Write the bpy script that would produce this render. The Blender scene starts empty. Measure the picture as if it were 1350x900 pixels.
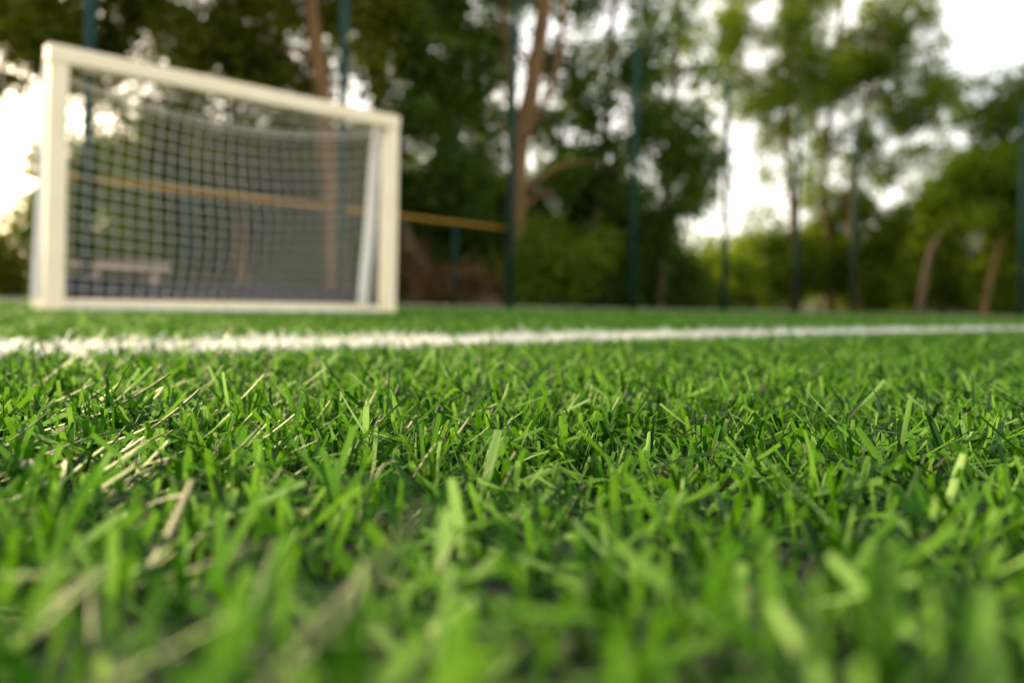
import bpy, bmesh, math, random
import numpy as np
from mathutils import Vector, Matrix

random.seed(7)
rng = np.random.default_rng(7)
R = math.radians
scene = bpy.context.scene
COL = scene.collection

# ------------------------------------------------------------------ camera
FPX, HORY, CX, ROLL, CAMZ = 1050.0, 402.0, 675.0, R(1.12), 0.080
FOCUS, FSTOP = 0.385, 4.9
cam_d = bpy.data.cameras.new('camera')
cam_d.sensor_width = 36.0
cam_d.lens = FPX / 1350.0 * 36.0
cam_d.shift_y = -(450.0 - HORY) / 1350.0
cam_d.clip_start, cam_d.clip_end = 0.005, 5000.0
cam_d.dof.use_dof = True
cam_d.dof.focus_distance = FOCUS
cam_d.dof.aperture_fstop = FSTOP
cam_d.dof.aperture_blades = 0
cam = bpy.data.objects.new('camera', cam_d)
COL.objects.link(cam)
cam.matrix_world = Matrix.Translation((0, 0, CAMZ)) @ Matrix.Rotation(R(90), 4, 'X') @ Matrix.Rotation(ROLL, 4, 'Z')
scene.camera = cam

# ------------------------------------------------------------------ sky and sun
SUN_EL, SUN_AZ = R(16), R(-43)          # azimuth measured from +Y towards +X
world = bpy.data.worlds.new('World')
scene.world = world
world.use_nodes = True
wn, wl = world.node_tree.nodes, world.node_tree.links
wn.clear()
sky = wn.new('ShaderNodeTexSky')
sky.sky_type = 'NISHITA'
sky.sun_disc = False
sky.sun_elevation = SUN_EL
sky.sun_rotation = SUN_AZ
sky.air_density, sky.dust_density, sky.ozone_density = 1.0, 3.0, 1.0
tc = wn.new('ShaderNodeTexCoord')
mp = wn.new('ShaderNodeMapping'); mp.inputs['Scale'].default_value = (1.0, 1.0, 3.0)
nz = wn.new('ShaderNodeTexNoise'); nz.inputs['Scale'].default_value = 2.2; nz.inputs['Detail'].default_value = 6
cr = wn.new('ShaderNodeMapRange')
cr.inputs['From Min'].default_value, cr.inputs['From Max'].default_value = 0.35, 0.65
cr.inputs['To Min'].default_value, cr.inputs['To Max'].default_value = 0.4, 0.85
mixc = wn.new('ShaderNodeMix'); mixc.data_type = 'RGBA'
mixc.inputs['B'].default_value = (9.3, 8.6, 7.7, 1)       # high thin cloud
bg = wn.new('ShaderNodeBackground'); bg.inputs['Strength'].default_value = 0.12
wo = wn.new('ShaderNodeOutputWorld')
wl.new(tc.outputs['Generated'], mp.inputs['Vector']); wl.new(mp.outputs['Vector'], nz.inputs['Vector'])
wl.new(nz.outputs['Fac'], cr.inputs['Value']); wl.new(cr.outputs['Result'], mixc.inputs['Factor'])
wl.new(sky.outputs['Color'], mixc.inputs['A']); wl.new(mixc.outputs['Result'], bg.inputs['Color'])
wl.new(bg.outputs['Background'], wo.inputs['Surface'])

sun_d = bpy.data.lights.new('sun', 'SUN')
sun_d.energy, sun_d.angle, sun_d.color = 3.4, R(3.0), (1.0, 0.76, 0.40)
sun = bpy.data.objects.new('sun', sun_d)
COL.objects.link(sun)
to_sun = Vector((math.sin(SUN_AZ) * math.cos(SUN_EL), math.cos(SUN_AZ) * math.cos(SUN_EL), math.sin(SUN_EL)))
sun.rotation_euler = to_sun.to_track_quat('Z', 'Y').to_euler()
sun.location = (-6, 9, 6)

vs = scene.view_settings
vs.view_transform, vs.look, vs.gamma, vs.use_curve_mapping = 'Standard', 'None', 1.0, False
vs.exposure = 1.32
scene.cycles.use_denoising = True
scene.cycles.max_bounces = 8
scene.cycles.transparent_max_bounces = 4
scene.cycles.sample_clamp_indirect = 8

# ------------------------------------------------------------------ helpers
def at(px, py, Y):
    """photograph pixel -> point of the place at distance Y in front of the camera"""
    dx, dy = px - CX, HORY - py
    u = dx * math.cos(ROLL) - dy * math.sin(ROLL)
    v = dx * math.sin(ROLL) + dy * math.cos(ROLL)
    return Vector((u / FPX * Y, Y, CAMZ + v / FPX * Y))

def tag(o, label=None, cat=None, group=None, kind=None):
    if label: o['label'] = label
    if cat: o['category'] = cat
    if group: o['group'] = group
    if kind: o['kind'] = kind
    return o

def empty(name, loc=(0, 0, 0)):
    o = bpy.data.objects.new(name, None)
    o.empty_display_size = 0.1
    COL.objects.link(o); o.location = loc
    return o

def link(name, me, mat=None, parent=None):
    """mesh given in world coordinates -> object, re-expressed under its parent"""
    o = bpy.data.objects.new(name, me)
    COL.objects.link(o)
    if mat: me.materials.append(mat)
    if parent is not None:
        o.parent = parent
        o.matrix_parent_inverse = Matrix.Translation(-wloc(parent))
    return o

def wloc(o):
    """where a parent's own axes start: an Empty stands at its base, a mesh part is drawn in world coordinates"""
    return Vector(o.location) if o.type == 'EMPTY' else Vector((0, 0, 0))

def np_mesh(name, V, F, smooth=False):
    """V (n,3), F (m,k) arrays -> mesh"""
    me = bpy.data.meshes.new(name)
    V = np.asarray(V, np.float32); F = np.asarray(F, np.int32)
    me.vertices.add(len(V)); me.vertices.foreach_set('co', V.ravel())
    k = F.shape[1]
    me.loops.add(F.size); me.loops.foreach_set('vertex_index', F.ravel())
    me.polygons.add(len(F))
    me.polygons.foreach_set('loop_start', np.arange(0, F.size, k, dtype=np.int32))
    me.polygons.foreach_set('loop_total', np.full(len(F), k, np.int32))
    if smooth: me.polygons.foreach_set('use_smooth', np.ones(len(F), bool))
    me.update(calc_edges=True); me.validate()
    return me

def bm_mesh(name, bm, smooth=False):
    me = bpy.data.meshes.new(name)
    bmesh.ops.recalc_face_normals(bm, faces=bm.faces)
    bm.to_mesh(me); bm.free()
    if smooth:
        me.polygons.foreach_set('use_smooth', [True] * len(me.polygons))
    return me

def beam(name, a, b, w, d, side, bevel=0.0, seg=2):
    """box bar from a to b, w along `side`, d across it"""
    a, b = Vector(a), Vector(b)
    t = (b - a).normalized(); s = Vector(side); s = (s - t * s.dot(t)).normalized(); n = t.cross(s)
    bm = bmesh.new()
    vs_ = []
    for p in (a, b):
        for i, j in ((-1, -1), (1, -1), (1, 1), (-1, 1)):
            vs_.append(bm.verts.new(p + s * (i * w / 2) + n * (j * d / 2)))
    for f in ((0, 1, 2, 3), (4, 5, 6, 7), (0, 1, 5, 4), (1, 2, 6, 5), (2, 3, 7, 6), (3, 0, 4, 7)):
        bm.faces.new([vs_[k] for k in f])
    bmesh.ops.recalc_face_normals(bm, faces=bm.faces)
    if bevel:
        bmesh.ops.bevel(bm, geom=list(bm.edges), offset=bevel, segments=seg, affect='EDGES', profile=0.5)
    return bm_mesh(name, bm)

def tube_arrays(pts, rad, sides=8, jitter=0.0):
    pts = [Vector(p) for p in pts]
    n = len(pts)
    V, F = [], []
    ref = Vector((0.3, 1, 0.2))
    for i, p in enumerate(pts):
        t = (pts[min(i + 1, n - 1)] - pts[max(i - 1, 0)]).normalized()
        a = t.cross(ref)
        if a.length < 1e-4: a = t.cross(Vector((1, 0, 0)))
        a.normalize(); b = t.cross(a)
        r = rad[i] if hasattr(rad, '__len__') else rad
        for k in range(sides):
            an = 2 * math.pi * k / sides
            rr = r * (1 + (random.random() - .5) * jitter)
            V.append(p + a * (math.cos(an) * rr) + b * (math.sin(an) * rr))
    for i in range(n - 1):
        for k in range(sides):
            k2 = (k + 1) % sides
            F.append((i * sides + k, i * sides + k2, (i + 1) * sides + k2, (i + 1) * sides + k))
    return V, F

def tube(name, pts, rad, sides=8, jitter=0.0, caps=True):
    V, F = tube_arrays(pts, rad, sides, jitter)
    if caps:
        V.append(Vector(pts[0])); V.append(Vector(pts[-1]))
        c0, c1, m = len(V) - 2, len(V) - 1, (len(pts) - 1) * sides
        for k in range(sides):
            k2 = (k + 1) % sides
            F.append((c0, k2, k, k)); F.append((c1, m + k, m + k2, m + k2))
        me = bpy.data.meshes.new(name)
        me.from_pydata([tuple(v) for v in V], [], [f[:3] if f[2] == f[3] else f for f in F])
        me.update()
    else:
        me = np_mesh(name, [tuple(v) for v in V], F)
    me.polygons.foreach_set('use_smooth', [True] * len(me.polygons))
    return me

def smooth_path(pts, n=6):
    """Catmull-Rom through pts"""
    pts = [Vector(p) for p in pts]
    P = [pts[0] * 2 - pts[1]] + pts + [pts[-1] * 2 - pts[-2]]
    out = []
    for i in range(1, len(P) - 2):
        for k in range(n):
            t = k / n
            a, b, c, d = P[i - 1], P[i], P[i + 1], P[i + 2]
            out.append(0.5 * ((2 * b) + (c - a) * t + (2 * a - 5 * b + 4 * c - d) * t * t + (3 * b - a - 3 * c + d) * t ** 3))
    out.append(pts[-1])
    return out

# ------------------------------------------------------------------ materials
def new_mat(name):
    m = bpy.data.materials.new(name); m.use_nodes = True
    n = m.node_tree.nodes; n.clear()
    out = n.new('ShaderNodeOutputMaterial')
    return m, n, m.node_tree.links, out

def ramp(n, stops):
    r = n.new('ShaderNodeValToRGB')
    el = r.color_ramp.elements
    while len(el) > 1: el.remove(el[-1])
    el[0].position, el[0].color = stops[0][0], (*stops[0][1], 1)
    for p, c in stops[1:]:
        e = el.new(p); e.color = (*c, 1)
    return r

def surf_mat(name, c1, c2, scale=20, rough=0.5, bump=0.0, stretch=(1, 1, 1), spec=0.5, detail=5):
    m, n, l, out = new_mat(name)
    t = n.new('ShaderNodeTexCoord'); mpn = n.new('ShaderNodeMapping'); mpn.inputs['Scale'].default_value = stretch
    no = n.new('ShaderNodeTexNoise'); no.inputs['Scale'].default_value = scale; no.inputs['Detail'].default_value = detail
    r = ramp(n, [(0.3, c1), (0.7, c2)])
    p = n.new('ShaderNodeBsdfPrincipled'); p.inputs['Roughness'].default_value = rough
    p.inputs['Specular IOR Level'].default_value = spec
    l.new(t.outputs['Object'], mpn.inputs['Vector']); l.new(mpn.outputs['Vector'], no.inputs['Vector'])
    l.new(no.outputs['Fac'], r.inputs['Fac']); l.new(r.outputs['Color'], p.inputs['Base Color'])
    if bump:
        b = n.new('ShaderNodeBump'); b.inputs['Strength'].default_value = bump; b.inputs['Distance'].default_value = 0.02
        l.new(no.outputs['Fac'], b.inputs['Height']); l.new(b.outputs['Normal'], p.inputs['Normal'])
    l.new(p.outputs['BSDF'], out.inputs['Surface'])
    return m

def leaf_mat(name, stops, trans=0.45, rough=0.5, attr='lc', gloss=True):
    m, n, l, out = new_mat(name)
    a = n.new('ShaderNodeAttribute'); a.attribute_name = attr
    r = ramp(n, stops)
    p = n.new('ShaderNodeBsdfPrincipled'); p.inputs['Roughness'].default_value = rough
    p.inputs['Specular IOR Level'].default_value = 0.15
    tr = n.new('ShaderNodeBsdfTranslucent')
    hs = n.new('ShaderNodeHueSaturation'); hs.inputs['Hue'].default_value = 0.485; hs.inputs['Saturation'].default_value = 1.1; hs.inputs['Value'].default_value = 1.35
    mx = n.new('ShaderNodeMixShader'); mx.inputs['Fac'].default_value = trans
    l.new(a.outputs['Fac'], r.inputs['Fac']); l.new(r.outputs['Color'], p.inputs['Base Color'])
    l.new(r.outputs['Color'], hs.inputs['Color']); l.new(hs.outputs['Color'], tr.inputs['Color'])
    l.new(p.outputs['BSDF'], mx.inputs[1]); l.new(tr.outputs['BSDF'], mx.inputs[2]); l.new(mx.outputs['Shader'], out.inputs['Surface'])
    return m

def blade_mat(name, stops, trans, rough, spec=0.5):
    m, n, l, out = new_mat(name)
    a = n.new('ShaderNodeAttribute'); a.attribute_name = 'bc'
    oi = n.new('ShaderNodeObjectInfo')
    ad = n.new('ShaderNodeMath'); ad.operation = 'MULTIPLY_ADD'; ad.inputs[1].default_value = 0.14
    sb = n.new('ShaderNodeMath'); sb.operation = 'SUBTRACT'; sb.inputs[1].default_value = 0.07
    r = ramp(n, stops)
    # fine lengthwise ribs of the yarn
    uv = n.new('ShaderNodeAttribute'); uv.attribute_name = 'across'
    wv = n.new('ShaderNodeMath'); wv.operation = 'SINE'
    mu = n.new('ShaderNodeMath'); mu.operation = 'MULTIPLY'; mu.inputs[1].default_value = 26.0
    bp = n.new('ShaderNodeBump'); bp.inputs['Strength'].default_value = 0.25; bp.inputs['Distance'].default_value = 0.0002
    p = n.new('ShaderNodeBsdfPrincipled'); p.inputs['Roughness'].default_value = rough
    p.inputs['Specular IOR Level'].default_value = spec
    tr = n.new('ShaderNodeBsdfTranslucent')
    mx = n.new('ShaderNodeMixShader'); mx.inputs['Fac'].default_value = trans
    l.new(oi.outputs['Random'], ad.inputs[0]); l.new(a.outputs['Fac'], ad.inputs[2]); l.new(ad.outputs[0], sb.inputs[0])
    l.new(sb.outputs[0], r.inputs['Fac']); l.new(r.outputs['Color'], p.inputs['Base Color'])
    l.new(uv.outputs['Fac'], mu.inputs[0]); l.new(mu.outputs[0], wv.inputs[0]); l.new(wv.outputs[0], bp.inputs['Height']); l.new(bp.outputs['Normal'], p.inputs['Normal'])
    l.new(r.outputs['Color'], tr.inputs['Color'])
    l.new(p.outputs['BSDF'], mx.inputs[1]); l.new(tr.outputs['BSDF'], mx.inputs[2]); l.new(mx.outputs['Shader'], out.inputs['Surface'])
    return m

M = {}
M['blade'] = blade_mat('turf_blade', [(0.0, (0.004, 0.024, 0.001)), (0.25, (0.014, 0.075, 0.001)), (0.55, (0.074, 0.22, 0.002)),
                                      (0.8, (0.15, 0.33, 0.025)), (1.0, (0.27, 0.46, 0.11))], 0.38, 0.48, 0.15)  # palest stop paints the sky sheen on blade faces into the colour
M['white_blade'] = blade_mat('white_turf_blade', [(0.0, (0.72, 0.72, 0.70)), (1.0, (0.84, 0.84, 0.82))], 0.3, 0.4)
M['infill'] = surf_mat('rubber_infill', (0.012, 0.012, 0.011), (0.035, 0.034, 0.03), 900, 0.8)
M['turf_base'] = surf_mat('turf_backing', (0.012, 0.018, 0.009), (0.03, 0.045, 0.016), 260, 0.9, 0.4)
M['earth'] = surf_mat('earth', (0.05, 0.045, 0.02), (0.06, 0.09, 0.025), 1.2, 0.95, 0.5)
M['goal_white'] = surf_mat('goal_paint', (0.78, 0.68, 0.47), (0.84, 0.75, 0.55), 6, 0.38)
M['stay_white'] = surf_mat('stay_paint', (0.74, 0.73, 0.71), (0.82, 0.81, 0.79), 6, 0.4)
M['leaf_brown'] = leaf_mat('leaf_brown', [(0, (0.05, 0.03, 0.010)), (0.6, (0.11, 0.068, 0.024)), (1, (0.20, 0.14, 0.06))], 0.3)
M['net'] = surf_mat('net_cord', (0.60, 0.59, 0.56), (0.70, 0.69, 0.66), 40, 0.8)
M['skirt'] = surf_mat('navy_skirt', (0.012, 0.014, 0.022), (0.022, 0.025, 0.038), 30, 0.9, spec=0.15)
M['fence_green'] = surf_mat('fence_paint', (0.003, 0.026, 0.020), (0.006, 0.040, 0.030), 4, 0.75, spec=0.2)
M['yellow'] = surf_mat('yellow_paint', (0.29, 0.15, 0.006), (0.36, 0.19, 0.01), 5, 0.5)
M['bark'] = surf_mat('bark', (0.075, 0.038, 0.011), (0.165, 0.088, 0.029), 7, 0.9, 0.8, (1, 1, 0.25))
M['bark_pale'] = surf_mat('pale_bark', (0.09, 0.05, 0.016), (0.19, 0.11, 0.04), 7, 0.9, 0.8, (1, 1, 0.25))
M['bark_dark'] = surf_mat('dark_bark', (0.05, 0.035, 0.02), (0.12, 0.08, 0.045), 7, 0.9, 0.8, (1, 1, 0.25))
M['stone'] = surf_mat('stone', (0.24, 0.19, 0.145), (0.36, 0.29, 0.23), 5, 0.9, 0.5)
M['pebble'] = surf_mat('pebble', (0.55, 0.42, 0.34), (0.7, 0.58, 0.48), 300, 0.7)
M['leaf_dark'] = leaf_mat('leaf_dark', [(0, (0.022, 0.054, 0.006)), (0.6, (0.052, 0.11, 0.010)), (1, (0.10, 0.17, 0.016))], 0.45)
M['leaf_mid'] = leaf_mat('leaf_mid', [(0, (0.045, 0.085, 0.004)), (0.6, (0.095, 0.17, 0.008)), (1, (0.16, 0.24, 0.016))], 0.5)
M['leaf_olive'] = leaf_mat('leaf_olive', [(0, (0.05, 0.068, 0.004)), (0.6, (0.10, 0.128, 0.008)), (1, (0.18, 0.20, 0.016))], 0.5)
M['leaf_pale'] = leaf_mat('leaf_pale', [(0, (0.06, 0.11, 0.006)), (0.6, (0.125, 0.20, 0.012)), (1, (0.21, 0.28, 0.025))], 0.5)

# ------------------------------------------------------------------ ground
DIR = Vector((0.735, 0.678, 0)).normalized()      # along the goal line, the white line and the back fence
NRM = Vector((-DIR.y, DIR.x, 0))                   # from the pitch towards the back fence
FZ0 = at(112, 397, 8.3); FZ0.z = 0                 # first post of the back fence
STEP = 3.0
CORNER = FZ0 + DIR * (STEP * 6)

def sheet(name, corners, z, mat):
    bm = bmesh.new()
    bm.faces.new([bm.verts.new((c[0], c[1], z)) for c in corners])
    o = link(name, bm_mesh(name, bm), mat)
    return tag(o, kind='structure')

sheet('ground', [(-900, -900), (900, -900), (900, 900), (-900, 900)], -0.012, M['earth'])
c0 = FZ0 - DIR * 30 + NRM * 0.5; c1 = CORNER + DIR * 0.5 + NRM * 0.5
def swell(x, y):
    """height of the low swell in the pile in front of the lens"""
    return 0.020 * np.exp(-((y - 0.03) / 0.12) ** 2) * np.exp(-(x / 0.55) ** 2) + 0.003 * np.sin(x * 17 + 1) * np.sin(y * 13) * np.exp(-((y - 0.4) / 0.6) ** 4)
gx, gy = np.meshgrid(np.linspace(-1.6, 1.6, 81), np.linspace(-0.6, 1.2, 61))
gz = np.maximum(swell(gx, gy), 0.0) + 0.0008
tv = [tuple(c) for c in (c0 - NRM * 60, c1 - NRM * 60, c1, c0)] + list(zip(gx.ravel(), gy.ravel(), gz.ravel()))
tf = [(0, 1, 2, 3)] + [(4 + j * 81 + i, 5 + j * 81 + i, 86 + j * 81 + i, 85 + j * 81 + i) for j in range(60) for i in range(80)]
tme = bpy.data.meshes.new('turf_field'); tme.from_pydata(tv, [], tf); tme.update()
tag(link('turf_field', tme, M['turf_base']), kind='structure')

# ------------------------------------------------------------------ turf: tufts of blades instanced over the pitch
def blade_geo(root, yaw, lean, curl, L, w, twist, segs=5):
    """one strap of yarn, V-folded, with a cut end"""
    V, F, A = [], [], []
    p = Vector(root); ang = lean
    h = Vector((math.cos(yaw), math.sin(yaw), 0))
    ds = L / segs
    for i in range(segs + 1):
        t = i / segs
        d = h * math.sin(ang) + Vector((0, 0, 1)) * math.cos(ang)
        side = Vector((-h.y, h.x, 0))
        nn = d.cross(side)
        tw = twist * t
        s2 = side * math.cos(tw) + nn * math.sin(tw); n2 = d.cross(s2)
        ww = w * (0.82 + 0.18 * min(1, t * 3)) * (1.0 if i < segs else 0.86)
        V += [p - s2 * ww / 2, p + n2 * (w * 0.13), p + s2 * ww / 2]
        A += [0.0, 0.5, 1.0]
        ang += curl / segs
        p = p + d * ds
    for i in range(segs):
        a = i * 3
        F += [(a, a + 1, a + 4, a + 3), (a + 1, a + 2, a + 5, a + 4)]
    return V, F, A

def tuft_mesh(name, nb, segs=5, flat=False, wmul=1.0):
    V, F, A, C = [], [], [], []
    base_c = random.uniform(0.12, 0.56)
    for b in range(nb):
        yaw = random.uniform(0, 2 * math.pi)
        kind = random.random()
        zr = -0.002
        if kind < 0.42:
            lean, curl, L = R(random.uniform(5, 35)), R(random.uniform(-15, 35)), random.uniform(0.018, 0.029)
        elif kind < 0.78:
            lean, curl, L = R(random.uniform(35, 66)), R(random.uniform(-15, 40)), random.uniform(0.024, 0.036)
        else:
            lean, curl, L = R(random.uniform(58, 84)), R(random.uniform(-15, 25)), random.uniform(0.022, 0.040)
            zr = random.uniform(0.002, 0.015)
        r = random.uniform(0, 0.0075)
        a = random.uniform(0, 6.28)
        root = (r * math.cos(a), r * math.sin(a), zr)
        w = random.choice([0.0013, 0.0016, 0.0019, 0.0022, 0.0026]) * wmul
        v, f, ac = blade_geo(root, yaw, lean, curl, L, w, random.uniform(-0.9, 0.9), segs)
        o = len(V)
        V += v; F += [tuple(i + o for i in q) for q in f]; A += ac
        c = min(1, max(0.05, random.gauss(0.16, 0.08) if random.random() < 0.36 else random.gauss(0.52 + base_c * 0.3, 0.17)))  # dark share: shade of backlit blades put into the colour
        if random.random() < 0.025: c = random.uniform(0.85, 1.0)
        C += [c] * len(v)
    me = np_mesh(name, [tuple(v) for v in V], F, smooth=True)
    me.attributes.new('bc', 'FLOAT', 'POINT').data.foreach_set('value', C)
    me.attributes.new('across', 'FLOAT', 'POINT').data.foreach_set('value', A)
    return me

def source_collection(name, meshes, mat):
    c = bpy.data.collections.new(name)
    for i, me in enumerate(meshes):
        me.materials.append(mat)
        o = bpy.data.objects.new('%s_%02d' % (name, i), me)
        c.objects.link(o)
    return c

def scatter(name, pts, rot, scl, idx, coll, label):
    """one object: a cloud of points carrying instances of the meshes in coll"""
    me = bpy.data.meshes.new(name)
    me.vertices.add(len(pts)); me.vertices.foreach_set('co', np.asarray(pts, np.float32).ravel())
    me.attributes.new('rot', 'FLOAT_VECTOR', 'POINT').data.foreach_set('vector', np.asarray(rot, np.float32).ravel())
    me.attributes.new('scl', 'FLOAT_VECTOR', 'POINT').data.foreach_set('vector', np.asarray(scl, np.float32).ravel())
    me.attributes.new('idx', 'INT', 'POINT').data.foreach_set('value', np.asarray(idx, np.int32))
    o = bpy.data.objects.new(name, me); COL.objects.link(o)
    g = bpy.data.node_groups.new(name, 'GeometryNodeTree')
    g.interface.new_socket('Geometry', in_out='INPUT', socket_type='NodeSocketGeometry')
    g.interface.new_socket('Geometry', in_out='OUTPUT', socket_type='NodeSocketGeometry')
    n, l = g.nodes, g.links
    gi, go = n.new('NodeGroupInput'), n.new('NodeGroupOutput')
    ip = n.new('GeometryNodeInstanceOnPoints')
    ci = n.new('GeometryNodeCollectionInfo')
    ci.inputs['Collection'].default_value = coll
    ci.inputs['Separate Children'].default_value = True
    ci.inputs['Reset Children'].default_value = True
    def na(nm, ty):
        a = n.new('GeometryNodeInputNamedAttribute'); a.data_type = ty; a.inputs['Name'].default_value = nm
        return a.outputs['Attribute']
    l.new(gi.outputs[0], ip.inputs['Points']); l.new(ci.outputs[0], ip.inputs['Instance'])
    ip.inputs['Pick Instance'].default_value = True
    l.new(na('idx', 'INT'), ip.inputs['Instance Index'])
    l.new(na('rot', 'FLOAT_VECTOR'), ip.inputs['Rotation'])
    l.new(na('scl', 'FLOAT_VECTOR'), ip.inputs['Scale'])
    l.new(ip.outputs['Instances'], go.inputs[0])
    md = o.modifiers.new('scatter', 'NODES'); md.node_group = g
    return tag(o, label, None, None, 'stuff')

LINE_P, LINE_W = Vector((0.0, 1.41, 0)), 0.20       # a point on the white line, its width

def jitter_grid(x0, x1, y0, y1, per_m2):
    s = 1 / math.sqrt(per_m2)
    gx, gy = np.meshgrid(np.arange(x0, x1, s), np.arange(y0, y1, s))
    p = np.stack([gx.ravel(), gy.ravel()], 1)
    return p + rng.uniform(-0.55, 0.55, p.shape) * s

near = jitter_grid(-1.7, 1.9, -0.5, 2.6, 6600)
near = near[rng.uniform(size=len(near)) < np.clip(0.22 + near[:, 1] * 1.6, 0, 1)]
near = near[~((np.abs(near[:, 0]) < 0.05) & (near[:, 1] > -0.1) & (near[:, 1] < 0.075))]
mid = jitter_grid(-5, 6.5, -1.2, 7.5, 1500)
mid = mid[~((mid[:, 0] > -1.7) & (mid[:, 0] < 1.9) & (mid[:, 1] > -0.5) & (mid[:, 1] < 2.6))]
far = jitter_grid(-16, 24, -3, 26, 130)
far = far[~((far[:, 0] > -5) & (far[:, 0] < 6.5) & (far[:, 1] > -1.2) & (far[:, 1] < 7.5))]
rel = far - np.array([[CORNER.x, CORNER.y]])
far = far[(rel @ np.array([NRM.x, NRM.y]) < 0.4) & (rel @ np.array([DIR.x, DIR.y]) < 0.4)]
XY = np.concatenate([near, mid, far])
zone = np.concatenate([np.zeros(len(near)), np.ones(len(mid)), np.full(len(far), 2)]).astype(int)
offs = (XY - np.array([[LINE_P.x, LINE_P.y]])) @ np.array([NRM.x, NRM.y])
edge = 0.012 * np.sin(XY[:, 0] * 37) + rng.normal(0, 0.004, len(XY))
is_line = (np.abs(offs + edge + rng.normal(0, 0.012, len(XY))) < LINE_W / 2) & (rng.uniform(size=len(XY)) > 0.10)
# uneven pile: slow swells of height and lean
hgt = 1.0 + 0.10 * np.sin(XY[:, 0] * 23 + 1.3) * np.sin(XY[:, 1] * 19) + 0.07 * np.sin(XY[:, 0] * 61 + XY[:, 1] * 47)
wid = np.array([1.0, 1.5, 3.0])[zone]
lenm = np.array([1.0, 1.0, 1.25])[zone]
n = len(XY)
rotv = np.stack([rng.normal(0, 0.16, n), rng.normal(0, 0.16, n), rng.uniform(0, 6.283, n)], 1)
sz = lenm * hgt * rng.uniform(0.8, 1.15, n)
sclv = np.stack([wid * rng.uniform(0.9, 1.1, n), wid * rng.uniform(0.9, 1.1, n), sz], 1)
P3 = np.concatenate([XY, (swell(XY[:, 0], XY[:, 1]) * (XY[:, 1] < 1.2))[:, None]], 1)
NT = 28
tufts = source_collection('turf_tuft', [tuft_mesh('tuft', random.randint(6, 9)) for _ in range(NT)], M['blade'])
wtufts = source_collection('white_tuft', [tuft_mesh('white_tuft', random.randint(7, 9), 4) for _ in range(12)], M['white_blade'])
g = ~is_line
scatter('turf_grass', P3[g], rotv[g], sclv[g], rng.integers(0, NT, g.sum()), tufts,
        'green artificial grass blades covering the pitch')
w_ = is_line
sw = sclv[w_].copy(); sw[:, 2] *= 1.05
scatter('white_line', P3[w_], rotv[w_], sw, rng.integers(0, 12, w_.sum()), wtufts,
        'white line of turf blades crossing the green pitch')

# rubber crumbs between the blades
def crumb_mesh(i):
    bm = bmesh.new(); bmesh.ops.create_icosphere(bm, subdivisions=1, radius=0.0011)
    for v in bm.verts: v.co *= random.uniform(0.6, 1.3)
    return bm_mesh('crumb', bm)
crumbs = source_collection('rubber_crumb', [crumb_mesh(i) for i in range(5)], M['infill'])
cp = rng.uniform([-1.0, 0.02], [1.0, 1.3], (70000, 2))
cz = np.abs(rng.normal(0, 0.0012, len(cp))) + np.maximum(swell(cp[:, 0], cp[:, 1]), 0) + 0.0008
scatter('rubber_crumbs', np.concatenate([cp, cz[:, None]], 1), rng.uniform(0, 6.28, (len(cp), 3)),
        np.repeat(rng.uniform(0.6, 1.5, (len(cp), 1)), 3, 1), rng.integers(0, 5, len(cp)), crumbs,
        'black rubber crumbs between the roots of the grass')

# single straps of yarn that stand out of the pile in front
HV, HF, HA, HC = [], [], [], []
for (px, py, Y, yaw, lean, curl, L, w, c) in [
        (140, 618, 0.30, 20, 38, 6, 0.034, 0.0040, 0.98), (632, 600, 0.30, 60, 22, 5, 0.034, 0.0040, 0.9),
        (655, 640, 0.27, 20, 52, 5, 0.026, 0.0034, 0.96), (482, 560, 0.38, 100, 6, 3, 0.030, 0.0030, 0.93),
        (560, 560, 0.36, -10, 20, 4, 0.030, 0.0032, 0.6), (1090, 600, 0.30, 180, 12, 4, 0.036, 0.0036, 0.75),
        (1235, 640, 0.27, 20, 18, 6, 0.034, 0.0036, 0.97), (575, 760, 0.19, 80, 14, 8, 0.030, 0.0036, 0.95),
        (985, 800, 0.16, 90, 8, 4, 0.028, 0.0028, 0.97), (430, 900, 0.15, 10, 48, 8, 0.036, 0.0040, 0.85),
        (1290, 800, 0.17, 15, 55, 6, 0.034, 0.0038, 0.85), (620, 700, 0.22, 120, 20, 8, 0.032, 0.0034, 0.9),
        (430, 600, 0.32, 200, 25, 10, 0.032, 0.0036, 0.55), (350, 620, 0.30, 120, 30, 5, 0.03, 0.0036, 0.7)]:
    g0 = at(px, py, Y); g0.z = 0.0
    v, f, ac = blade_geo(g0, R(yaw), R(lean), R(curl), L, w, random.uniform(-0.3, 0.3), 6)
    o = len(HV); HV += v; HF += [tuple(i + o for i in q) for q in f]; HA += ac; HC += [c] * len(v)
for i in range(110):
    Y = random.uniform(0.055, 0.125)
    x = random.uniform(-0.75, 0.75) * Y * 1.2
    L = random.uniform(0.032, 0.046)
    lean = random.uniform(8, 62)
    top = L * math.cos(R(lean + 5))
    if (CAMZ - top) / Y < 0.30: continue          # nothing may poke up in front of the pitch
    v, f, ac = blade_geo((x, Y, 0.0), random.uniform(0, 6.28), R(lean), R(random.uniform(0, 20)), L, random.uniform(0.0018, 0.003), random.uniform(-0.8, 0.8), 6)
    o = len(HV); HV += v; HF += [tuple(q_ + o for q_ in q) for q in f]; HA += ac; HC += [min(1, max(0, random.gauss(0.28, 0.2)))] * len(v)  # mostly dark tones, painting in the shade deep in the near pile
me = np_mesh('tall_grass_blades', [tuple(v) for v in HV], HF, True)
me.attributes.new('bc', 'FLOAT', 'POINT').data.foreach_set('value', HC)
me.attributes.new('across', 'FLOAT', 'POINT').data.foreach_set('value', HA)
tag(link('tall_grass_blades', me, M['blade']), 'broad pale green blades standing out of the near turf', kind='stuff')

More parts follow.
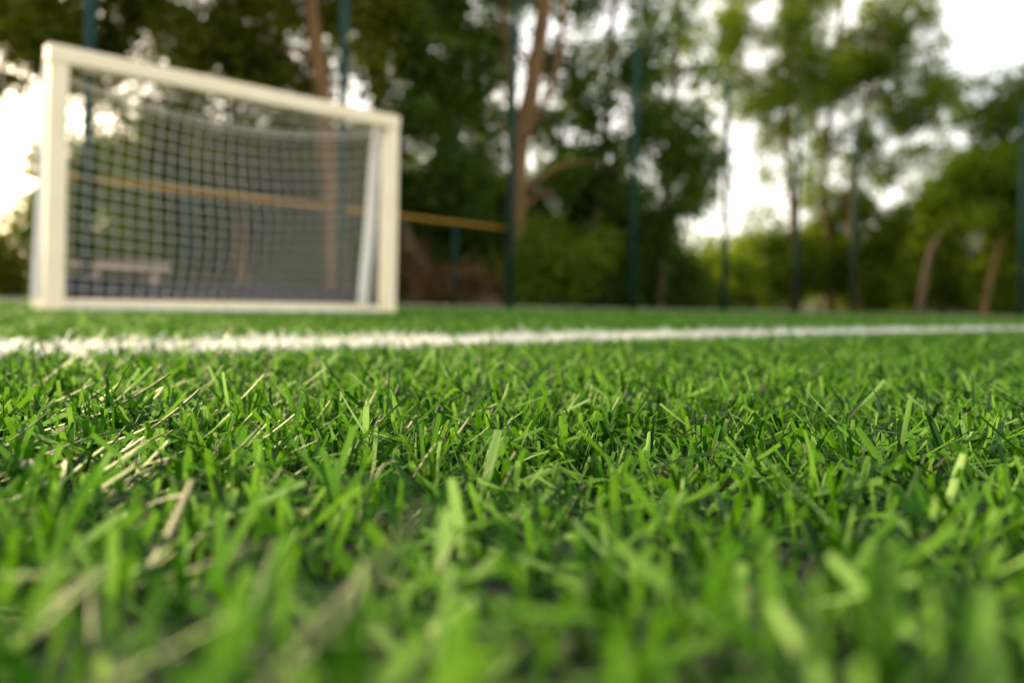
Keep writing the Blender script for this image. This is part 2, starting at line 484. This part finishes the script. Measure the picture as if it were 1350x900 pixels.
# the small pale pebble lying among the blades
bm = bmesh.new(); bmesh.ops.create_icosphere(bm, subdivisions=3, radius=0.0026)
for v in bm.verts:
    v.co.x *= 1.1; v.co.z *= 0.85
    v.co *= 1 + 0.08 * math.sin(v.co.x * 2500 + 1) * math.sin(v.co.y * 2100)
pb = link('pebble', bm_mesh('pebble', bm, True), M['pebble'])
pb.location = at(33, 611, 0.29)
pb.location.z = max(pb.location.z, 0.004)
tag(pb, 'tiny pale pinkish pebble caught among the grass blades', 'pebble')

# ------------------------------------------------------------------ goal
GH, BAR = 1.22, 0.080
GW = 1.815
P1 = Vector((-2.098, 3.64, 0)); P2 = P1 + DIR * GW
UP = Vector((0, 0, 1))
goal = empty('football_goal', (P1 + P2) / 2)
tag(goal, 'small white metal football goal with net and square posts', 'goal')
for p in (P1, P2):
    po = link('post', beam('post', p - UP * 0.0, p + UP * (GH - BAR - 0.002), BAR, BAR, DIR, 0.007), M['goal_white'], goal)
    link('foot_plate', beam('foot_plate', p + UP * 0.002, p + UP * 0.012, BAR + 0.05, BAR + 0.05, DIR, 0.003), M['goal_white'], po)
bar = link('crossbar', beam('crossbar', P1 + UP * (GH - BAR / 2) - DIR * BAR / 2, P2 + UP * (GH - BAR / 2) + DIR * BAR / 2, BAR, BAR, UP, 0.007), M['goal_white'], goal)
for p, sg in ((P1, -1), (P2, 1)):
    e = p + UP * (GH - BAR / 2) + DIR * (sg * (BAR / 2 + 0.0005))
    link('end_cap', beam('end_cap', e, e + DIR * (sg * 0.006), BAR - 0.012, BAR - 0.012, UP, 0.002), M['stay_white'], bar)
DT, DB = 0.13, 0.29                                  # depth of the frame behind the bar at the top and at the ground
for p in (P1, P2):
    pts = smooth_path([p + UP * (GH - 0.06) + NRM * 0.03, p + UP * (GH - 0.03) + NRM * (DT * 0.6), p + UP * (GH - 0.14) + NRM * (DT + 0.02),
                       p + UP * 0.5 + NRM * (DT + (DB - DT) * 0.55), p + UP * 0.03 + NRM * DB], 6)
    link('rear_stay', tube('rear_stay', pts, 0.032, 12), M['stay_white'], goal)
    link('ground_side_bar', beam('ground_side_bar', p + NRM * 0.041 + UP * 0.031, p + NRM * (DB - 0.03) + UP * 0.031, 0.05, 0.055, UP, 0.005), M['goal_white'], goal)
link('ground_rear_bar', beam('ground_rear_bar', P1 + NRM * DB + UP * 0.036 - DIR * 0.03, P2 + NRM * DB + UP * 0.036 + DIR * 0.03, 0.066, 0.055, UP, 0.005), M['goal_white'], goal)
link('ground_front_bar', beam('ground_front_bar', P1 + DIR * 0.041 + UP * 0.019, P2 - DIR * 0.041 + UP * 0.019, 0.034, 0.05, UP, 0.005), M['stay_white'], goal)

def net_back(s, t):
    """s 0..1 across, t 0..1 from crossbar to the ground"""
    belly = math.sin(math.pi * s)
    sag = 0.13 * belly ** 0.8
    if t < 0.12:
        k = t / 0.12
        d = 0.03 + (DT + 0.02) * k
        z = GH - 0.075 + 0.03 * math.sin(math.pi * k) * (1 - belly) - sag * k ** 1.3
    else:
        k = (t - 0.12) / 0.88
        zt = GH - 0.075 - sag
        z = zt + (0.06 - zt) * k - 0.03 * belly * math.sin(math.pi * k)
        d = DT + 0.05 + (DB - DT - 0.04) * (k ** 0.8) - 0.10 * belly * math.sin(math.pi * k) ** 1.2
        d += 0.012 * math.sin(9 * s + 4 * k) * math.sin(math.pi * k)
    x = s + 0.012 * math.sin(7 * t + 5 * s) * math.sin(math.pi * s)
    return P1 + DIR * (GW * x) + NRM * d + UP * z

def net_side(p, a, t):
    """a 0..1 from post to stay, t 0..1 top to ground"""
    z = (GH - 0.08) * (1 - t) + 0.06 * t
    dmax = DT + (DB - DT) * t
    return p + NRM * (0.03 + (dmax - 0.03) * a) + UP * (z - 0.02 * math.sin(math.pi * a)) + DIR * (0.01 * math.sin(5 * t) * math.sin(math.pi * a) * 1.5)

CORD = 0.0023
V, F = [], []
def strand(pts, r=CORD):
    v, f = tube_arrays(pts, r, 4)
    o = len(V)
    V.extend(v); F.extend([tuple(i + o for i in q) for q in f])
NSX, NSY = 28, 19
for i in range(NSX + 1):
    strand([net_back(i / NSX, k / 26) for k in range(27)])
for j in range(NSY + 1):
    strand([net_back(k / 36, j / NSY) for k in range(37)])
strand([net_back(k / 40, 0.12) for k in range(41)], 0.005)
link('net', np_mesh('net', [tuple(v) for v in V], F, True), M['net'], goal)['kind'] = 'stuff'
for p in (P1, P2):
    V, F = [], []
    for i in range(1, 6): strand([net_side(p, i / 6, k / 20) for k in range(21)])
    for j in range(NSY): strand([net_side(p, k / 7, (j + .5) / NSY) for k in range(8)])
    link('side_net', np_mesh('side_net', [tuple(v) for v in V], F, True), M['net'], goal)['kind'] = 'stuff'
# dark fabric strip along the foot of the net
V, F = [], []
for k in range(41):
    s = k / 40
    b = P1 + DIR * (GW * s) + NRM * (DB + 0.036 + 0.004 * math.sin(30 * s))
    V += [b + UP * 0.01, b + UP * (0.165 + 0.012 * math.sin(11 * s + 1)), b + NRM * 0.004 + UP * (0.165 + 0.012 * math.sin(11 * s + 1)), b + NRM * 0.004 + UP * 0.01]
for k in range(40):
    for q in range(4):
        q2 = (q + 1) % 4
        F.append((k * 4 + q, k * 4 + q2, k * 4 + 4 + q2, k * 4 + 4 + q))
o = link('skirt', np_mesh('skirt', [tuple(v) for v in V], F), M['skirt'], goal)
o['label'] = 'dark navy strip along the foot of the net'
# net clips under the crossbar
for i in range(12):
    s = (i + 0.5) / 12
    c = P1 + DIR * (GW * s) + NRM * 0.047 + UP * (GH - 0.07)
    link('net_clip', beam('net_clip', c - UP * 0.012, c + UP * 0.012, 0.012, 0.010, DIR), M['goal_white'], goal)

# ------------------------------------------------------------------ ball-stop fences
FH = 4.75
def fence(name, label, start, direction, ks, braces=()):
    root = empty(name, start + direction * (STEP * ks[0]))
    tag(root, label, 'fence')
    for k in ks:
        b = start + direction * (STEP * k)
        p = link('post', tube('post', [b, b + UP * (FH * 0.5), b + UP * FH], 0.056, 14), M['fence_green'], root)
        link('post_cap', tube('post_cap', [b + UP * (FH + 0.001), b + UP * (FH + 0.03)], [0.062, 0.05], 14), M['fence_green'], p)
        link('base_plate', beam('base_plate', b + UP * 0.001, b + UP * 0.014, 0.2, 0.2, direction, 0.003), M['fence_green'], p)
    a, b = start + direction * (STEP * ks[0]), start + direction * (STEP * ks[-1])
    for z in (0.15, 2.4, FH - 0.05):
        link('tension_wire', tube('tension_wire', [a + UP * z, (a + b) / 2 + UP * (z - 0.02), b + UP * z], 0.0022, 5), M['fence_green'], root)
    return root
fence('back_fence', 'tall dark green round fence posts behind the white goal', FZ0, DIR, [-2, -1, 0, 1, 2, 3, 4, 5, 6])
fence('side_fence', 'tall dark green fence posts beside the hedge and bent trunk', CORNER, -NRM, [1.25, 2.4, 3.5])

# concrete edging between the turf and the ground behind it
kerb = M['kerb'] = surf_mat('concrete_edging', (0.22, 0.23, 0.19), (0.34, 0.35, 0.29), 8, 0.9, 0.3)
ka, kb = FZ0 - DIR * 24 + NRM * 0.56, CORNER + DIR * 0.62 + NRM * 0.56
tag(link('kerb', beam('kerb', ka + UP * 0.01, kb + UP * 0.01, 0.10, 0.09, NRM, 0.008), kerb), kind='structure')
kc = CORNER + DIR * 0.57 + NRM * 0.508
tag(link('kerb', beam('kerb', kc + UP * 0.01, kc - NRM * 30 + UP * 0.01, 0.10, 0.09, DIR, 0.008), kerb), kind='structure')

# yellow rail on short brackets between the first posts
ra = FZ0 - DIR * (STEP * 1.4) + NRM * 0.13 + UP * 1.36
rb = FZ0 + DIR * (STEP * 2.0) + NRM * 0.10 + UP * 1.27
rail = empty('yellow_pipe_rail', (rb.x, rb.y, 0))
tag(rail, 'long yellow pipe rail running behind the net and fence posts', 'rail')
link('pipe', tube('pipe', [ra, (ra + rb) / 2, rb], 0.026, 14), M['yellow'], rail)
for k in (0.02, 0.27, 0.52, 0.77, 0.90):
    p = ra.lerp(rb, k)
    link('support', tube('support', [Vector((p.x, p.y, -0.01)), p - UP * 0.04], 0.022, 10), M['fence_green'], rail)

# ------------------------------------------------------------------ foliage
random.seed(23); rng = np.random.default_rng(23)
def leaves(name, clumps, leaf, k, mat, parent, shell=0.35, aspect=0.62, droop=0.0):
    """clumps: (centre, radius vector); leaves fill each, k = mean leaf layers along a line of sight"""
    Vs, Cs = [], []
    for cl_ in clumps:
        c, rv = cl_[0], np.array(cl_[1], float)
        if len(cl_) > 2: k = cl_[2]
        rm = (rv[0] * rv[2]) ** 0.5
        nl = max(12, int(k * math.pi * rm * rm / (leaf * leaf * aspect * 0.5 * 0.55)))
        d = rng.normal(size=(nl, 3)); d /= np.linalg.norm(d, axis=1)[:, None]
        rad = rng.uniform(0, 1, nl) ** shell
        # twigs: pull leaves into small sprays so that gaps open between them
        ns = max(4, nl // 16)
        sd = rng.normal(size=(ns, 3)); sd /= np.linalg.norm(sd, axis=1)[:, None]
        sp = sd * (rng.uniform(0, 1, ns) ** shell)[:, None]
        pick = rng.integers(0, ns, nl)
        pos = sp[pick] * rv + rng.normal(0, 1, (nl, 3)) * leaf * 1.5
        lone = rng.uniform(size=nl) < 0.25
        pos[lone] = (d * rad[:, None] * rv)[lone]
        pos += np.array(c)
        u = rng.normal(size=(nl, 3)); u[:, 2] -= droop; u /= np.linalg.norm(u, axis=1)[:, None]
        w = rng.normal(size=(nl, 3)); v = np.cross(u, w); v /= np.linalg.norm(v, axis=1)[:, None]
        nn = np.cross(u, v)
        s = leaf * rng.uniform(0.65, 1.25, nl)[:, None]
        a = pos - u * s * .5; b = pos + v * s * aspect * .5 + nn * s * .08; cc = pos + u * s * .5; e = pos - v * s * aspect * .5 + nn * s * .08
        Vs.append(np.stack([a, b, cc, e], 1).reshape(-1, 3))
        base = rng.normal(0.45, 0.16)
        Cs.append(np.repeat(np.clip(base + rng.normal(0, 0.2, nl), 0, 1), 4))
    V = np.concatenate(Vs); C = np.concatenate(Cs)
    keep = (V.reshape(-1, 4, 3)[:, :, 2].min(1) > 0.01)
    V = V.reshape(-1, 4, 3)[keep].reshape(-1, 3); C = C.reshape(-1, 4)[keep].ravel()
    me = np_mesh(name, V, np.arange(len(V)).reshape(-1, 4))
    me.attributes.new('lc', 'FLOAT', 'POINT').data.foreach_set('value', C.astype(np.float32)[:len(me.vertices)])
    o = link(name, me, mat, parent)
    o['kind'] = 'stuff'
    return o

def tree(label, Y, path, wpx, blobs, leaf=0.13, k=2.2, mat='leaf_mid', bark='bark', group='trees behind the fence', depth=1.2, split=3, forks=(), back=0.0, limbs=True):
    """path: trunk pixels from base up; blobs: (px, py, rx px, ry px[, k]) of crown masses at distance Y"""
    base = at(path[0][0], path[0][1], Y); base.z = -0.01
    root = empty('tree', base)
    tag(root, label, 'tree', group)
    pts = [base] + [at(x, y, Y) + Vector((0, random.uniform(-.15, .15), 0)) for x, y in path[1:]]
    sp = smooth_path(pts, 7)
    r0 = wpx / FPX * Y / 2
    rad = [r0 * (1.0 - 0.45 * i / (len(sp) - 1)) * (1.2 - 0.2 * min(1, i / 4)) for i in range(len(sp))]
    link('trunk', tube('trunk', sp, rad, 12, 0.12), M[bark], root)
    for fk in forks:
        fp = smooth_path([at(x, y, Y) for x, y in fk[0]], 6)
        fr = fk[1] / FPX * Y / 2
        link('limb', tube('limb', fp, [fr * (1 - .5 * i / (len(fp) - 1)) for i in range(len(fp))], 9, 0.12), M[bark], root)
    clumps = []
    for i, bl in enumerate(blobs):
        px, py, rx, ry = bl[:4]
        kk = bl[4] if len(bl) > 4 else k
        sub = []
        nsub = 7 + int(rx * ry / 900)
        for q in range(nsub):
            a = random.uniform(0, 6.28); m = math.sqrt(random.random()) * 0.85
            f = random.uniform(0.24, 0.44)
            c = at(px + rx * m * math.cos(a), py + ry * m * math.sin(a), Y) + Vector((0, random.uniform(-depth, depth) + back, 0))
            r_ = (rx * f / FPX * Y, max(rx, ry) * f / FPX * Y, ry * f / FPX * Y)
            sub.append((c, r_))
        kk = round(kk * 1.25 / (nsub * 0.118), 3)
        clumps.append((kk, sub))
        # limb into this mass
        if i % 2 == 0 and limbs:
            tgt = at(px, py, Y) + Vector((0, random.uniform(-.4, .4), 0))
            near_i = min(range(len(sp)), key=lambda q: (sp[q] - tgt).length + abs(sp[q].z - tgt.z + 0.8) * 0.6)
            s0 = sp[near_i]
            if (tgt - s0).length > 0.5:
                mid_ = s0.lerp(tgt, 0.5) + Vector((0, 0, 0.12 * (tgt - s0).length))
                lp = smooth_path([s0, mid_, tgt], 5)
                lr = min(rad[near_i] * 0.55, 0.07)
                link('limb', tube('limb', lp, [lr * (1 - .75 * q / (len(lp) - 1)) for q in range(len(lp))], 7, 0.1), M[bark], root)
    leaves('crown', [(p, r_, c[0]) for c in clumps for p, r_ in c[1]], leaf, 0, M[mat], root, shell=0.42)
    return root

def shrub(label, Y, px, py, rx, ry, leaf=0.10, k=3.5, mat='leaf_dark', group='shrubs behind the fence', stems=4, n=24):
    base = at(px, py + ry, Y); base.z = -0.01
    root = empty('shrub', base); tag(root, label, 'shrub', group)
    sub = []
    for q in range(n):
        a = random.uniform(0, 6.28); m = math.sqrt(random.random()) * 0.92
        f = random.uniform(0.22, 0.44)
        c = at(px + rx * m * math.cos(a), py + ry * m * math.sin(a), Y) + Vector((0, random.uniform(-.6, .6), 0))
        rr = (rx * f / FPX * Y, rx * f / FPX * Y, ry * f / FPX * Y)
        c.z = max(c.z, rr[2] * 0.6)
        sub.append((c, rr))
    leaves('foliage', sub, leaf, k * 1.5 / (n * 0.11), M[mat], root)
    for s in range(stems):
        e = sub[s][0]
        b = base + Vector((random.uniform(-.2, .2), random.uniform(-.2, .2), 0))
        link('stem', tube('stem', smooth_path([b, b.lerp(e, .5) + Vector((random.uniform(-.1, .1), 0, .1)), e], 4), [0.03 * (1 - .07 * i) for i in range(9)], 6), M['bark_dark'], root)
    return root

# ------ trees, from the warm side by the goal to the far corner
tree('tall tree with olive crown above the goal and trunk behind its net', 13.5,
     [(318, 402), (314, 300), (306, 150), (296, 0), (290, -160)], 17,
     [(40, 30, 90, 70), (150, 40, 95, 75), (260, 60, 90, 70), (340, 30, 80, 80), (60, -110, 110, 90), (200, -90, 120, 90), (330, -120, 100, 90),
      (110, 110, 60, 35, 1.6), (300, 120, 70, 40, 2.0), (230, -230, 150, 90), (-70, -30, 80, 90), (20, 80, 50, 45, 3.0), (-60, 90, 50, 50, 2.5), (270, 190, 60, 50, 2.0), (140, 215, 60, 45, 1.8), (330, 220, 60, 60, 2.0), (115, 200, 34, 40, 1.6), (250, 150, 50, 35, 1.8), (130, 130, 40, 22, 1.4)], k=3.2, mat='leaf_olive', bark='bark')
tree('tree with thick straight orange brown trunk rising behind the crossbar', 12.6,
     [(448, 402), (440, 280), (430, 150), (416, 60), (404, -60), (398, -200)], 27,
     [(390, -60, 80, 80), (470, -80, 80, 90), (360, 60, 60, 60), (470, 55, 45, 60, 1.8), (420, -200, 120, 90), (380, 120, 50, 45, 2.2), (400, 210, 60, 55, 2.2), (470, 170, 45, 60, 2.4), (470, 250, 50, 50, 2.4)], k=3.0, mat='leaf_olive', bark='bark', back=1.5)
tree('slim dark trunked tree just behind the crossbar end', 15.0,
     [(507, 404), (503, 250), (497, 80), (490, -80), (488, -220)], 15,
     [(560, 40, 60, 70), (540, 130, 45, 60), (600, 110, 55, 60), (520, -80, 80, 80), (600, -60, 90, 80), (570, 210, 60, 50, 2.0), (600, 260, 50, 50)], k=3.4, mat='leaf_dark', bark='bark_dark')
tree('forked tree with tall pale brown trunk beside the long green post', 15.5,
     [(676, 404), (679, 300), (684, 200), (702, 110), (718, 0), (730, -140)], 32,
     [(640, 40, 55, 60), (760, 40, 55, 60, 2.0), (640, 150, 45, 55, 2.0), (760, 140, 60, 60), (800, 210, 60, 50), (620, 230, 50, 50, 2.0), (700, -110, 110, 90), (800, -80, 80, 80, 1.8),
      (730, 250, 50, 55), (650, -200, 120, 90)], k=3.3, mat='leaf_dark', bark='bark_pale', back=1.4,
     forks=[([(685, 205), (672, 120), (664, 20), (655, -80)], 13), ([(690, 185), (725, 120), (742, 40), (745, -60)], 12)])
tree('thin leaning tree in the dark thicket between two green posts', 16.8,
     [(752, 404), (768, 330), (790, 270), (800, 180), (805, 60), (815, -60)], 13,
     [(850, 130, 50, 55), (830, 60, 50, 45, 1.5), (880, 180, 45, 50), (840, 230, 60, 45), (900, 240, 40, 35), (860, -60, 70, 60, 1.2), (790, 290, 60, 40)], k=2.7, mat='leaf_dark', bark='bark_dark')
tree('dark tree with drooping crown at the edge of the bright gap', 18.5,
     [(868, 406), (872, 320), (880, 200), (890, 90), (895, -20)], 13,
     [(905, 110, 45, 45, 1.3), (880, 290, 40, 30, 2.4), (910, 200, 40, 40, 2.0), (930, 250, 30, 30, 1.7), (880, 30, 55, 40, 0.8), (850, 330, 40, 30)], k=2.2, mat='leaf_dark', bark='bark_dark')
LOOSE = 'loose pale trees by the far corner'
tree('loose crowned pale green tree with thin trunk right of the bright gap', 24.0,
     [(1048, 410), (1046, 300), (1036, 180), (1040, 60), (1050, -60)], 10,
     [(1000, 30, 65, 45), (960, 40, 40, 40, 1.3), (1000, 110, 55, 45, 1.2), (1060, 80, 60, 50, 1.4), (1030, 200, 40, 60, 0.9), (965, 90, 45, 40, 0.9), (1060, -50, 100, 60), (1020, 150, 60, 40, 1.1), (1010, 290, 30, 40, 0.6), (940, 150, 35, 40, 0.7), (905, 60, 45, 40, 0.7)], leaf=0.12, k=1.9, mat='leaf_pale', bark='bark', group=LOOSE)
tree('pale green tree with brown trunk and thin crown over the hedge', 25.0,
     [(1096, 412), (1092, 330), (1084, 240), (1100, 120), (1110, 0)], 10,
     [(1120, 60, 60, 50), (1150, 110, 60, 45, 1.7), (1090, 150, 50, 35, 1.3), (1070, 230, 35, 45, 0.9), (1130, 190, 50, 35, 1.6), (1140, 0, 90, 50, 1.6), (1090, 110, 60, 50, 1.3), (1080, 280, 45, 35, 1.0), (1110, 240, 40, 30, 1.0)], leaf=0.12, k=1.8, mat='leaf_pale', bark='bark', group=LOOSE)
tree('tree with trunk close beside the corner fence post', 24.0,
     [(1133, 412), (1126, 330), (1122, 260), (1140, 160), (1160, 40)], 9,
     [(1200, 60, 55, 45, 1.6), (1210, 120, 55, 45, 1.6), (1170, 160, 45, 30, 1.4), (1225, 170, 45, 30, 1.2), (1180, 20, 50, 35, 1.4), (1140, 270, 50, 30, 1.5), (1250, 130, 40, 45, 0.8), (1160, 220, 50, 30, 1.1), (1240, 210, 40, 30, 0.9)], leaf=0.12, k=1.8, mat='leaf_pale', bark='bark', group=LOOSE)
tree('leafy green tree with bent bare trunk leaning over the hedge', 20.5,
     [(1212, 413), (1219, 360), (1234, 320), (1256, 290), (1300, 230), (1330, 150)], 9,
     [(1330, 200, 60, 60), (1290, 240, 60, 45), (1350, 300, 60, 70), (1330, 130, 50, 40, 1.5), (1240, 250, 45, 30, 1.5), (1400, 180, 90, 100), (1420, 320, 80, 80)], leaf=0.13, k=3.2, mat='leaf_mid', bark='bark_dark', depth=0.8, limbs=False)
tree('small tree with slanting brown stem in the hedge by the last post', 20.0,
     [(1296, 413), (1306, 370), (1318, 330), (1335, 280)], 8,
     [(1310, 270, 45, 35), (1370, 250, 50, 50), (1280, 290, 30, 25)], leaf=0.12, k=2.6, mat='leaf_mid', bark='bark', depth=0.5)

# ------ shrubs
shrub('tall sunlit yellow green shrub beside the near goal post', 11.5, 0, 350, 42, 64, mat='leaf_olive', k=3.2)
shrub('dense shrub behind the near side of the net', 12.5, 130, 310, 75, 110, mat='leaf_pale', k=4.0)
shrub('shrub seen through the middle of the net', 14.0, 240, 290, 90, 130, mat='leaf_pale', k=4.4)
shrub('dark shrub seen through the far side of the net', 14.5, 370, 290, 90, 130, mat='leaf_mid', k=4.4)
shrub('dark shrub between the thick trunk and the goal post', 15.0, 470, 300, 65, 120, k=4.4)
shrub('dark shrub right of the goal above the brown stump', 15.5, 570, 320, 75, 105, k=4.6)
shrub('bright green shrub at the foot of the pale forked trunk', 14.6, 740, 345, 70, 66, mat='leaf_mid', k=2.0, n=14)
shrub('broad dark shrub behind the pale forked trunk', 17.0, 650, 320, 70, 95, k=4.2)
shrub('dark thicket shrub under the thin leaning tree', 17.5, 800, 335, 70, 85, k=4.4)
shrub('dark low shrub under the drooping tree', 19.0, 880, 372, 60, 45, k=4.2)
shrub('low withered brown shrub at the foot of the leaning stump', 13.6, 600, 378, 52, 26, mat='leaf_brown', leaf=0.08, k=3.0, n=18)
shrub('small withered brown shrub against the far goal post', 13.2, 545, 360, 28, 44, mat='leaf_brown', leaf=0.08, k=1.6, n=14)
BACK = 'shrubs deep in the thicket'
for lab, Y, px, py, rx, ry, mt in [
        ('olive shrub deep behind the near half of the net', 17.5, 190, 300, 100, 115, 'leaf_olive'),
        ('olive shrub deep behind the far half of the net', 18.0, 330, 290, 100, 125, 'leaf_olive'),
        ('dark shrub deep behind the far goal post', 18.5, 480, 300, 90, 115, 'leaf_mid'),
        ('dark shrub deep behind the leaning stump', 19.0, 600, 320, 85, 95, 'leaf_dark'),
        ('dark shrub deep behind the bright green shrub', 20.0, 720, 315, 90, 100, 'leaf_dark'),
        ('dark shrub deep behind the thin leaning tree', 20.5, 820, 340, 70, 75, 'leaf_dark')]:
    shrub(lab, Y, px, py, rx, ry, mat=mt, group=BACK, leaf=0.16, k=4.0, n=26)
HEDGE = 'yellow green shrubs along the far side'
for lab, Y, px, py, rx, ry, mt in [
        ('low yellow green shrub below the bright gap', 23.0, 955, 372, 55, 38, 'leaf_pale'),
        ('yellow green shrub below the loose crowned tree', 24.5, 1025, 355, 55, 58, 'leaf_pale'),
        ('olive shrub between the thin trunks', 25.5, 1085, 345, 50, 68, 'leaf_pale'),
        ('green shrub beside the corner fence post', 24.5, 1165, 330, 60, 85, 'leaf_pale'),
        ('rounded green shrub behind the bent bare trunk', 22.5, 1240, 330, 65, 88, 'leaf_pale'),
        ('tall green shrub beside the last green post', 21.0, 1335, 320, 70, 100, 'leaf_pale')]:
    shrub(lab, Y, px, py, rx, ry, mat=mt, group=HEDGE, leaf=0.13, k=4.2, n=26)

# ------ wooded rise behind the far corner
bm = bmesh.new()
rows = []
for j in range(9):
    row = []
    for i in range(31):
        t = i / 30; v = j / 8
        x = -60 + 170 * t
        y = 34 + 50 * v + 6 * math.sin(t * 5)
        z = (1.2 + 5.5 * max(0, t - 0.25) + 1.0 * math.sin(t * 9)) * math.sin(v * math.pi * .55) - 0.05 * (j == 0)
        row.append(bm.verts.new((x, y, max(z, -0.03 if j == 0 else 0.05))))
    rows.append(row)
for j in range(8):
    for i in range(30):
        bm.faces.new((rows[j][i], rows[j][i + 1], rows[j + 1][i + 1], rows[j + 1][i]))
tag(link('hillside', bm_mesh('hillside', bm, True), M['earth']), kind='structure')
cl = []
for i in range(90):
    px = random.uniform(-150, 1500)
    Y = random.uniform(34, 46)
    top = 345 if px < 900 else (325 if px < 1130 else 325 - (px - 1130) * 0.4)
    rr = random.uniform(0.9, 1.6)
    py = random.uniform(top + 18, 400)
    cl.append((at(px, py, Y), (rr * 1.3, rr * 1.3, rr)))
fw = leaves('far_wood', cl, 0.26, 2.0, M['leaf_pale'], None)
tag(fw, 'distant hazy woodland on the rise behind the pitch', kind='stuff')

# ------ brown stump, log and bench behind the fence
def lump(name, c, r, mat, seed, label, cat):
    bm = bmesh.new(); bmesh.ops.create_icosphere(bm, subdivisions=4, radius=1)
    rs = random.Random(seed); ph = [rs.uniform(0, 6) for _ in range(6)]
    for v in bm.verts:
        n_ = v.co.copy()
        k = 1 + 0.13 * math.sin(3.1 * n_.x + ph[0]) * math.sin(2.7 * n_.y + ph[1]) + 0.08 * math.sin(6 * n_.z + ph[2] + 2 * n_.x) + 0.04 * math.sin(13 * n_.x + ph[3]) * math.sin(11 * n_.z + ph[4])
        v.co = Vector((n_.x * r[0] * k, n_.y * r[1] * k, max(n_.z * r[2] * k, -0.02)))
    o = link(name, bm_mesh(name, bm, True), mat); o.location = c
    return tag(o, label, cat)
Yb = 14.0
b = at(585, 404, Yb); b.z = -0.02
st = empty('tree_stump', b); tag(st, 'leaning brown broken tree stump right of the goal', 'stump')
sp = smooth_path([b, at(562, 365, Yb), at(540, 325, Yb), at(530, 285, Yb)], 6)
link('trunk', tube('trunk', sp, [0.22 * (1 - 0.6 * i / (len(sp) - 1)) for i in range(len(sp))], 14, 0.16), M['bark_dark'], st)
for dx in (-0.5, 0.55):
    link('root', tube('root', smooth_path([b + UP * 0.25, b + Vector((dx, -0.2, 0.12)), b + Vector((dx * 1.8, -0.3, 0.0))], 4), [0.16, 0.14, 0.12, 0.11, 0.10, 0.08, 0.06, 0.05, 0.03], 9, 0.15), M['bark_dark'], st)
c = at(628, 388, 14.2); c.z = 0.0
lump('earth_mound', c, (0.50, 0.45, 0.34), surf_mat('red_earth', (0.045, 0.026, 0.014), (0.12, 0.075, 0.046), 4, 0.95, 0.7), 4, 'rounded reddish brown earth mound beside the leaning stump', 'mound')
# pale stone bench
bc = at(160, 352, 11.5)
bench = empty('stone_bench', (bc.x, bc.y, 0)); tag(bench, 'pale stone bench seen through the near side of the net', 'bench')
link('seat', beam('seat', bc - DIR * 0.62, bc + DIR * 0.62, 0.12, 0.42, UP, 0.015), M['stone'], bench)
for s in (-1, 1):
    q = bc + DIR * (0.42 * s)
    link('leg', beam('leg', Vector((q.x, q.y, -0.01)), q - UP * 0.062, 0.14, 0.34, DIR, 0.012), M['stone'], bench)
